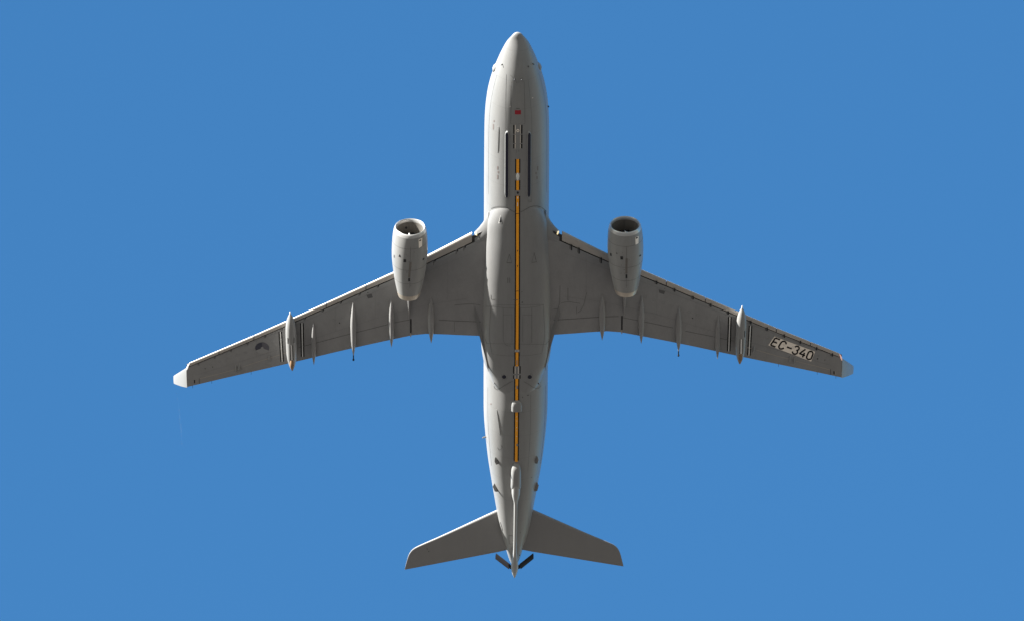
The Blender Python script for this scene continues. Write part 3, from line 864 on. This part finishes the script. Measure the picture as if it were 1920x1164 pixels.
fin = Part('vertical_fin', plane, M_BODY)
rings = []
for z, xl, xt in ((2.0, -14.2, -24.0), (3.0, -16.0, -24.2), (5.5, -18.6, -25.2), (8.5, -21.2, -26.4), (10.6, -23.1, -27.2), (11.1, -24.2, -27.3)):
    c = xl - xt
    fs = (0, .01, .04, .1, .25, .45, .7, 1.0)
    rings.append([(xl - f*c, -0.05*c*af(f)*.9 - .006, z) for f in fs] + [(xl - f*c, 0.05*c*af(f)*.9 + .006, z) for f in reversed(fs[1:])])
fin.loft(rings); fin.build()
# tail cone exhaust
tcn = Part('tail_cone', plane, M_BODY)
zt = smooth_tab(ZC_TAB, XTAIL)
spindle(tcn, [(XTAIL + .1, 0, zt, .30, .42), (XTAIL - .35, 0, zt + .03, .24, .30), (XTAIL - .36, 0, zt + .03, .18, .24), (XTAIL - .1, 0, zt + .03, .17, .22)], 24)
tcn.build()

# ---- refuelling boom
boom = Part('refuelling_boom', plane, M_BOOM)
def fz(x): return smooth_tab(BOT_TAB, x)
def bx_(py, drop):
    x = -18
    for _ in range(10): x = xof(py, fz(max(x, XTAIL)) - drop)
    return x
# fixed housing
hs = Part('boom_fairing', plane, M_NAC)
st = []
for py, hw, dr, hh in ((869.5, 2.0, -.05, .06), (871.5, 5.0, -.02, .16), (875, 7.3, .05, .30), (881, 8.7, .10, .42), (890, 9.3, .12, .48), (905, 9.6, .12, .5), (913, 9.7, .10, .48), (916, 9.2, .06, .40), (917, 8.8, .0, .30)):
    x = bx_(py, dr + .2); st.append((x, 0, fz(x) - dr, hw/20.95, hh))
spindle(hs, st, 40, e=2.3); hso = hs.build()
st = []
for py, hw, dr, hh in ((905, 7.6, .20, .40), (917, 7.9, .24, .42), (924, 7.7, .24, .42), (930, 6.6, .24, .38), (935, 5.2, .25, .32), (939.5, 3.9, .27, .24), (944, 3.4, .30, .20), (960, 3.3, .34, .19), (985, 3.2, .38, .19), (1010, 3.0, .40, .18), (1026, 3.1, .42, .18)):
    x = bx_(py, dr); st.append((x, 0, fz(x) - dr, hw/20.9, hh))
xe, ze = st[-1][0], st[-1][2]
x2 = -27.9; slope = 0.235
for py, hw, hh in ((1036, 3.6, .2), (1046, 5.2, .26), (1054, 6.3, .31), (1061, 7.0, .33), (1068, 6.3, .30), (1075, 4.2, .2), (1080, 2.0, .1), (1083, .3, .02)):
    z = ze
    for _ in range(6): x = xof(py, z); z = ze + (xe - x)*slope
    st.append((x, 0, z, hw/20.85, hh))
spindle(boom, st, 32)
bo = boom.build()
ntip = st[-4]
def ztip(x): return ze + (xe - x)*slope
for sgn in (-1, 1):
    r_ = Part('ruddevator', bo, M_RUDV)
    pin = ((957.0, 1057.0), (954.4, 1066.8)) if sgn < 0 else ((973.6, 1056.8), (976.3, 1066.4))
    pout = ((930.1, 1036.2), (928.7, 1047.2)) if sgn < 0 else ((999.8, 1036.0), (1000.4, 1047.0))
    x_r = xof(1061, 0.5); z_r = ztip(x_r) + 0.12
    a0, b0 = at(*pin[0], z_r), at(*pin[1], z_r); z_o = z_r + 0.95
    a1, b1 = at(*pout[0], z_o), at(*pout[1], z_o)
    up = Vector((0, -sgn*0.6, 0.8))*0.045
    rings = []
    for A, B in ((a0, b0), (a1, b1)):
        mid = A.lerp(B, .3)
        rings.append([A, mid - up, A.lerp(B, .7) - up*.6, B, A.lerp(B, .7) + up*.6, mid + up])
    r_.loft(rings); r_.build(sharp=40)
    # root stub
    rt = Part('ruddevator_root', bo, M_BLACK)
    c = a0.lerp(b0, .5); rt_dir = Vector((c.x, 0, ztip(c.x)))
    rings = [ring_x(0, 0, 0, 1, 1, 12) for _ in range(2)]
    V = []
    for P_ in (c, rt_dir):
        for k in range(12):
            aa = 2*math.pi*k/12; V.append(P_ + Vector((0.22*math.cos(aa), 0, 0.09*math.sin(aa))))
    rt.loft([V[:12], V[12:]]); rt.build()

# ---- belly details on the fuselage and fairing
BT = [fus, fair]
def cxline(py): return 0
def bx(py, y=0.0):
    """local x on the belly at lateral y that shows at picture height py"""
    x = xof(py, -2.9)
    for _ in range(8):
        h_ = hitz(x, y, BT, 0)
        if h_ is None: break
        x += (project(h_)[1] - py)/(FPX/DIST*0.829)
    return x
def owner(py): return fair if 392 < py < 712 else fus
def belt(py0, py1, y0, y1, m, off=0.012, tgt=None):
    x0, x1 = bx(py0), bx(py1); n = max(1, int(abs(x0-x1)/0.3))
    quad(tgt or owner((py0+py1)/2), [(x0, y0), (x1, y0), (x1, y1), (x0, y1)], m, BT, n, 2, off, hitz)
W2, W1 = 0.225, 0.117
for a_, b_ in ((298.8, 325), (338.8, 357), (367.6, 654.4), (659.5, 685.8), (709, 750), (768.6, 863)):
    segs = [(a_, b_)]
    if (a_, b_) == (367.6, 654.4): segs = [(367.6, 396), (396, 500), (500, 600), (600, 654.4)]
    for c_, d_ in segs:
        for y0, y1, m in ((-W2, -W1, M_BLACK), (-W1, W1, M_ORANGE), (W1, W2, M_BLACK)):
            belt(c_, d_, y0, y1, m)
# closed end of the stripe, small fasteners and drains along it
disc(fus, 968.1, 863, 3.0, 2.0, M_ORANGE, BT)
for py in (400.5, 545.5): belt(py, py+.9, -W1, W1, M_DARK, .02)
for py in (470.5, 499): disc(fair, project((bx(py), 0, -3.4))[0], py, .8, 1.6, M_DARK, [fair], .02)
for py in (780, 788, 800, 806.5, 817): disc(fus, 969.0, py, .7, .7, M_PLATE, BT, .02, n=8)
disc(fus, 970.0, 833, 1.8, 2.6, M_STAB, BT, .02)
belt(369, 372.5, -.03, .05, M_WHITE, .02); belt(380, 387, -.03, .03, M_WHITE, .02)
belt(674, 683, -.05, .04, M_STAB, .02, fair); belt(722, 728, -.02, .10, M_STAB, .02, fus)
for y in (-.12, 0, .12): belt(655.9, 657.8, y-.035, y+.035, M_WHITE, .012, fair)
belt(356.8, 367.4, -W2, W2, M_STAB, .012, fus); disc(fus, 970.8, 361.5, 1.9, 2.4, M_DARK, BT, .02)
# red panel
belt(207.2, 215.1, -.26, .26, M_RED); belt(203.2, 204.4, -.16, .16, M_SEAM)
# forward and aft bracket marks
for a_, b_ in ((235, 251.6), (253.2, 269), (270.6, 279)):
    belt(a_, b_, -.40, -.285, M_BLACK); belt(a_, b_, .285, .40, M_BLACK)
    belt(a_, b_, -.255, -.205, M_PLATE); belt(a_, b_, .205, .235, M_PLATE)
disc(fus, 971, 245.4, 2.8, 2.8, M_PLATE, BT); disc(fus, 971, 245.4, 1.2, 1.2, M_SEAM, BT, .02)
for a_, b_ in ((685.5, 699.5), (702.6, 709)):
    belt(a_, b_, -.33, -.23, M_BLACK, .012, fair); belt(a_, b_, .23, .33, M_BLACK, .012, fair)
    belt(a_, b_, -.17, -.13, M_PLATE, .012, fair); belt(a_, b_, .11, .15, M_PLATE, .012, fair)
# NACA inlets and hatch outlines of the fairing
def tri(p1, p2, p3, m, tgt, off=.012): quad(tgt, [p1, p1, p3, p2], m, BT, 3, 3, off)
tri((938.4, 403.5), (934.4, 419.2), (940.8, 419.2), M_WHITE, fair)
tri((938.6, 405.5), (936.0, 417.8), (940.2, 417.8), M_DARK, fair, .02)
for cx_ in (955.2,): 
    line(fair, [(cx_, 477), (cx_-5, 493), (cx_+4.5, 493), (cx_, 477)], .8, M_FADE, BT)
    line(fair, [(cx_-5, 493), (cx_+4.5, 493)], 1.1, M_SEAM, BT)
line(fair, [(1001.5, 474), (1005.8, 491.5), (997, 492.5)], 1.0, M_SEAM, BT)
line(fair, [(1001.5, 474), (997, 492.5)], .5, M_FADE, BT)
for x_ in (952.2, 955.8): line(fair, [(x_, 521), (x_, 531)], 1.2, M_FADE, BT, step=2)
line(fair, [(906, 574.5), (931, 574.2)], .6, M_SEAM, BT)
line(fair, [(943.5, 577), (943.5, 640)], .5, M_FADE, BT); line(fair, [(997, 577), (997, 642)], .5, M_FADE, BT)
line(fair, [(922, 572), (1020, 571)], .4, M_FADE, BT); line(fair, [(911, 643), (1030, 645)], .4, M_FADE, BT)
line(fair, [(943, 590), (960, 589.5), (960, 640)], .4, M_FADE, BT); line(fair, [(980, 640), (980, 590), (997, 590)], .4, M_FADE, BT)
line(fair, [(945, 640), (948, 646), (958, 648)], .4, M_FADE, BT)
line(fair, [(920.5, 553), (920.7, 561), (923, 561.6), (929, 561.2)], .8, M_SEAM, BT)
line(fair, [(962.3, 562.2), (971, 562.2)], .8, M_SEAM, BT, .022)
disc(fair, 978.7, 547.5, 1, .8, M_SEAM, BT); disc(fair, 979.2, 567, 1.1, .9, M_DARK, BT)
line(fair, [(1024, 643), (1034, 633.5)], .6, M_SEAM, BT); line(fair, [(909.5, 634), (913, 643)], .6, M_SEAM, BT)
# rim of the fairing
rim_f = [(921, 391), (927, 388.6), (935, 386.9), (943, 387.4), (951, 389.8), (957, 393.6), (962, 396.8), (967, 398.6)]
line(fus, rim_f, .8, M_SEAM, BT, .02, 2); line(fus, [(974, 398.6), (979, 396.6), (985, 393), (992, 388.9), (1000, 386.4), (1008, 386.6), (1015, 389.0), (1020, 392.6), (1024.5, 397)], .9, M_SEAM, BT, .02, 2)
line(fus, [(926, 722), (928, 727), (931.5, 728.8), (936, 728), (943, 723.5), (952, 718), (961, 713.5)], .7, M_SEAM, BT, .03, 2)
line(fus, [(982, 714), (990, 718.5), (998, 724), (1005, 727.3), (1010, 726.8), (1014, 722)], .6, M_SEAM, BT, .03, 2)
# two round sensor windows in the aft fairing
for cx_, sg in ((945.2, -1), (993.2, 1)):
    sw = Part('belly_sensor', plane, M_STAB)
    h_ = hit(cx_, 705.3, BT, 0)
    rings = []
    for q, rr in ((-.02, .27), (.05, .27), (.05, .21)):
        rings.append([(h_.x + rr*1.0*math.cos(2*math.pi*k/28), h_.y + rr*.9*math.sin(2*math.pi*k/28), h_.z - q) for k in range(28)])
    sw.loft(rings, M_BODY, True, False)
    sw.loft([[(h_.x + rr*math.cos(2*math.pi*k/24), h_.y + .9*rr*math.sin(2*math.pi*k/24), h_.z - q) for k in range(24)] for q, rr in ((.035, .20), (.055, .15), (.07, .03))], M_GLASS)
    sw.build()
# pilot director light fairings: long raised capsules with a dark window
for cxm, (a_, b_), dw in ((950.9, (246.6, 371), 1), (991.3, (247.2, 369.5), -1)):
    p0, p1 = hit(cxm, a_, [fus], 0), hit(cxm, b_, [fus], 0)
    y_ = (p0.y + p1.y)/2; x0, x1 = p0.x, p1.x
    ld = Part('director_light_fairing', plane, M_BODY)
    nrm = Vector((0, y_, math.sqrt(max(.01, RAD*RAD - y_*y_))*-1)).normalized(); tanv = Vector((0, -nrm.z, nrm.y))
    base = Vector((0, y_, -math.sqrt(RAD*RAD - y_*y_)))
    def capsule(hw, x0, x1, h, n=10):
        L_ = []
        for k in range(n + 1):
            a = math.pi*k/n; L_.append((x0 - hw*2.2*(1 - math.sin(a)), -hw*math.cos(a)))
        for k in range(n + 1):
            a = math.pi*k/n; L_.append((x1 + hw*2.8*(1 - math.sin(a)), hw*math.cos(a)))
        return [base + Vector((x, 0, 0)) + nrm*h + tanv*t for x, t in L_]
    hw = .195
    ld.loft([capsule(hw + .02, x0 + .05, x1 - .05, -.05), capsule(hw, x0 + .02, x1 - .02, .06), capsule(hw - .05, x0 - .04, x1 + .04, .11)])
    lo = ld.build(sharp=50)
    win = Part('director_light_window', lo, M_GLASS)
    win.loft([capsule(hw - .055, x0 - .06, x1 + .05, .109), capsule(hw - .065, x0 - .08, x1 + .07, .125)])
    win.build()
# slender strakes on the sunlit side
def strake(pa, pb, wpx, hgt, name='antenna_strake'):
    s = Part(name, plane, M_BODY)
    n = 8; rings = []
    for i in range(n + 1):
        px = pa[0] + (pb[0]-pa[0])*i/n; py = pa[1] + (pb[1]-pa[1])*i/n
        q = hit(px, py, [fus], 0); zc = smooth_tab(ZC_TAB, q.x)
        nr = Vector((0, q.y, q.z - zc)).normalized(); tv = Vector((0, -nr.z, nr.y)); w_ = wpx/21.25/2/max(.3, abs(nr.z))
        k = .5 if i in (0, n) else 1
        rings.append([q - tv*w_ - nr*.03, q - tv*w_*.8 + nr*hgt*k, q + tv*w_*.8 + nr*hgt*k, q + tv*w_ - nr*.03])
    s.loft(rings); s.build(sharp=30)
strake((934.3, 237.5), (932.8, 285.8), 3.0, .035)
strake((930.6, 767), (937.0, 813.5), 2.8, .035)
# blade aerials, drains, small sensors
def blade(px, py, ln, ht, wd, name='blade_antenna', m=M_BODY, tgt=None):
    q = hit(px, py, tgt or BT, 0)
    if q is None: return
    zc = smooth_tab(ZC_TAB, q.x) if tgt is None else q.z + 1
    nr = Vector((0, q.y, q.z - zc)).normalized(); tv = Vector((0, -nr.z, nr.y))
    s = Part(name, plane, m)
    rings = []
    for h_, k, bk in ((-.05, 1, 0), (ht*.6, .85, .12), (ht, .55, .3)):
        c = q + nr*h_ + Vector((-ln*bk, 0, 0))
        rings.append([c + Vector((ln*.5*k, 0, 0)), c + Vector((ln*.15*k, 0, 0)) + tv*wd*k, c - Vector((ln*.5*k, 0, 0)), c + Vector((ln*.15*k, 0, 0)) - tv*wd*k])
    s.loft(rings); s.build(sharp=40)
blade(971.2, 283.5, .30, .28, .05)
blade(942.3, 121, .12, .18, .04, 'air_data_probe', M_DARK); blade(998.8, 120, .12, .18, .04, 'air_data_probe', M_DARK)
blade(965.0, 148.5, .14, .22, .05, 'air_data_probe', M_DARK); blade(977.4, 148.3, .14, .16, .05, 'air_data_probe', M_DARK)
blade(990.2, 124.5, .12, .1, .04, 'air_data_probe', M_DARK)
blade(927.2, 717.0, .20, .10, .05, 'drain_mast'); blade(1009.5, 717.5, .20, .10, .05, 'drain_mast', M_SEAM)
blade(1027.3, 199.8, .2, .12, .05, 'side_probe', M_DARK)
blade(911.4, 818.0, .22, .35, .06, 'tail_side_light', M_BODY); blade(1022.9, 816.0, .22, .35, .06, 'tail_side_light', M_RUDV)
# oval dome in the stripe, and the aft belly blister
dm = Part('belly_dome', plane, M_WHITE)
x_ = bx(331.6); spindle(dm, [(x_ + q, 0, -RAD - .0, w_, w_*.7) for q, w_ in ((.42, .01), (.36, .06), (.2, .125), (0, .15), (-.2, .12), (-.36, .06), (-.42, .01))], 16); dm.build()
bl = Part('belly_camera_housing', plane, M_BODY)
rings = []
for py, hw, hh in ((748.8, .8, .02), (749.8, 4.4, .16), (751.5, 6.8, .26), (755, 9.0, .33), (760, 9.9, .36), (769, 9.9, .36)):
    x = bx(py); rings.append(ring_x(x, 0, -RAD + .1, hw/21.1, hh, 28, 3.0))
bl.loft(rings); bl.build(sharp=40)
# four dark sensor blades around the tail
def tail_blade(root0, root1, hgt, out, kind):
    a_, b_ = hit(*root0, [fus], -.03), hit(*root1, [fus], -.03)
    mid = a_.lerp(b_, .5); zc = smooth_tab(ZC_TAB, mid.x)
    nr = Vector((0, mid.y, (mid.z - zc))).normalized()
    sg = 1 if mid.y > 0 else -1
    up = nr
    s = Part('tail_sensor_blade', plane, M_STAB)
    ax_ = (a_ - b_); L_ = ax_.length; ax_.normalize(); th = up.cross(ax_).normalized()*.07
    rings = []
    prof = ((0, 1.0, 0, 0), (.35, .92, .02, .04), (.7, .72, .06, .14), (1.0, .38, .10, .3)) if kind else ((0, 1.0, 0, 0), (.5, .8, .0, .1), (1.0, .55, -.12, .15))
    for h_, k, f, bk in prof:
        c0 = mid + up*(h_*hgt) - ax_*(L_*bk*.5)
        A = c0 + ax_*(L_*.5*k); B = c0 - ax_*(L_*.5*k)
        rings.append([A, A.lerp(B, .3) + th*k, B, A.lerp(B, .3) - th*k])
    s.loft(rings); s.build(sharp=40)
tail_blade((929.5, 855.5), (935, 869), .36, 0, True)
tail_blade((927, 904.5), (934, 921), .34, 0, False)
tail_blade((1006.5, 853.5), (1003.6, 868), .30, 0, True)
tail_blade((1006.6, 902), (1001.8, 920.5), .30, 0, False)
# cheek blisters by the nose
for cx_, cy_ in ((925.6, 128), (1012.8, 126.5)):
    sg = -1 if cx_ < 967 else 1
    x_ = xof(cy_, -.35); q = smooth_tab(wtab, x_)
    c = Part('nose_blister', plane, M_BODY)
    spindle(c, [(x_ + d_, sg*(q - .10 + (.02 - d_*.0)) - sg*d_*.30, -.35, w_, w_*1.3) for d_, w_ in ((.52, .02), (.44, .12), (.25, .24), (0, .26), (-.25, .17), (-.48, .03))], 18)
    c.build()
# faint stencils, nose door lines and rear hatches
line(fus, [(949.5, 140), (948.8, 160), (947.8, 190), (947.4, 247)], .5, M_FADE, BT)
line(fus, [(957, 141), (963, 147)], .7, M_SEAM, BT, step=1.5)
line(fus, [(956.4, 160), (957.4, 196)], .5, M_FADE, BT)
disc(fus, 998.5, 184, .9, .9, M_PLATE, BT, n=8); disc(fus, 956.6, 200, .8, .6, M_PLATE, BT, n=8)
for x_, y0, y1 in ((926.5, 226, 229), (925, 233, 243), (933, 312, 318), (934.3, 321, 325), (933, 328, 336), (1008, 312, 320), (1005, 323, 327), (1007, 331, 336)):
    quad(fus, [(x_-1, y0), (x_+1.2, y0), (x_+1, y1), (x_-1.2, y1)], M_FADEP, BT)
line(fus, [(990, 376), (997, 375.4)], .6, M_SEAM, BT, step=2); line(fus, [(990, 379), (997, 378.4)], .6, M_SEAM, BT, step=2)
line(fus, [(988, 740.5), (992, 739.6)], 1.2, M_SEAM, BT, step=2)
disc(fus, 979.6, 744, .9, 1.4, M_SEAM, BT); disc(fus, 920.5, 756.5, 1.6, 1.4, M_FADEP, BT)
line(fus, [(932.5, 838), (935, 842), (939, 842), (941.5, 838), (940, 834)], .7, M_FADE, BT, step=1.5)
line(fus, [(939, 833), (943, 838)], .6, M_FADE, BT, step=1.5)
disc(fus, 996.7, 894, 1.0, .8, M_FADE, BT, n=8)
line(fus, [(953.5, 1003.2), (961.5, 1003.2)], .9, M_SEAM, BT, step=2); line(fus, [(954.5, 1003.5), (955, 1018.6), (961, 1019)], .6, M_SEAM, BT, step=2)
line(fus, [(938.2, 978), (940, 984), (942.5, 994)], .8, M_DARK, BT, step=2)
disc(fus, 974, 1040, .9, .9, M_DARK, BT, n=8); disc(fus, 975.5, 997.5, .7, .7, M_SEAM, BT, n=8)
# skin laps along the barrel and gear door outlines under the fairing
for ang in (-62, 26, 66):
    for xa_, xb_ in ((14.2, 26.5), (-15, -6.2)):
        P_ = []
        for i in range(13):
            x = xa_ + (xb_-xa_)*i/12; hw = smooth_tab(wtab, x); zc_ = smooth_tab(ZC_TAB, x); zb_ = smooth_tab(BOT_TAB, x)
            P_.append(project((x, hw*math.sin(R(ang)), zc_ - (zc_-zb_)*math.cos(R(ang)))))
        line(fus, P_, .26, M_FADE, [fus], step=12)
for sg in (-1, 1):
    pts = [(3.6, .25), (3.6, 2.3), (0.2, 2.45), (-1.6, 2.2), (-1.6, .25), (3.6, .25)]
    line(fair, [(x, sg*y) for x, y in pts], .022, M_SEAM, [fair], step=.4, caster=hitz)
    line(fus, [(x, sg*y) for x, y in ((26.4, .04), (26.4, .55), (22.4, .62), (22.4, .04))], .02, M_FADE, [fus], step=.4, caster=hitz)
fus.build(sharp=60); fair.build(sharp=60)
# faint vapour streak trailing from one wing tip
tp = [(332, 736), (334.5, 757), (337, 781), (339.5, 806), (341.5, 836)]
vt = Part('vapour_trail')
vm = bpy.data.materials.new('thin_vapour'); vm.use_nodes = True
n_ = vm.node_tree; n_.nodes.clear(); o_ = n_.nodes.new('ShaderNodeOutputMaterial'); v_ = n_.nodes.new('ShaderNodeVolumePrincipled')
v_.inputs['Color'].default_value = (1, 1, 1, 1); v_.inputs['Density'].default_value = 0.065
n_.links.new(v_.outputs[0], o_.inputs['Volume'])
vt.m0 = vm; rr_ = []
for (a_, b_), q_ in zip(tp, (.02, .055, .07, .075, .03)):
    p_ = at(a_, b_, 4.9); rr_.append([(p_.x, p_.y + q_*math.cos(2*math.pi*k/10), p_.z + q_*math.sin(2*math.pi*k/10)) for k in range(10)])
vt.loft(rr_)
vo = vt.build(); vo.matrix_world = M
vo['label'] = 'faint thin vapour streak in the sky behind the white lit wing tip'; vo['category'] = 'vapour trail'
print('nose', XNOSE, 'tail', XTAIL, 'wing tip', YTIP, 'sun elev', math.degrees(sun_el))
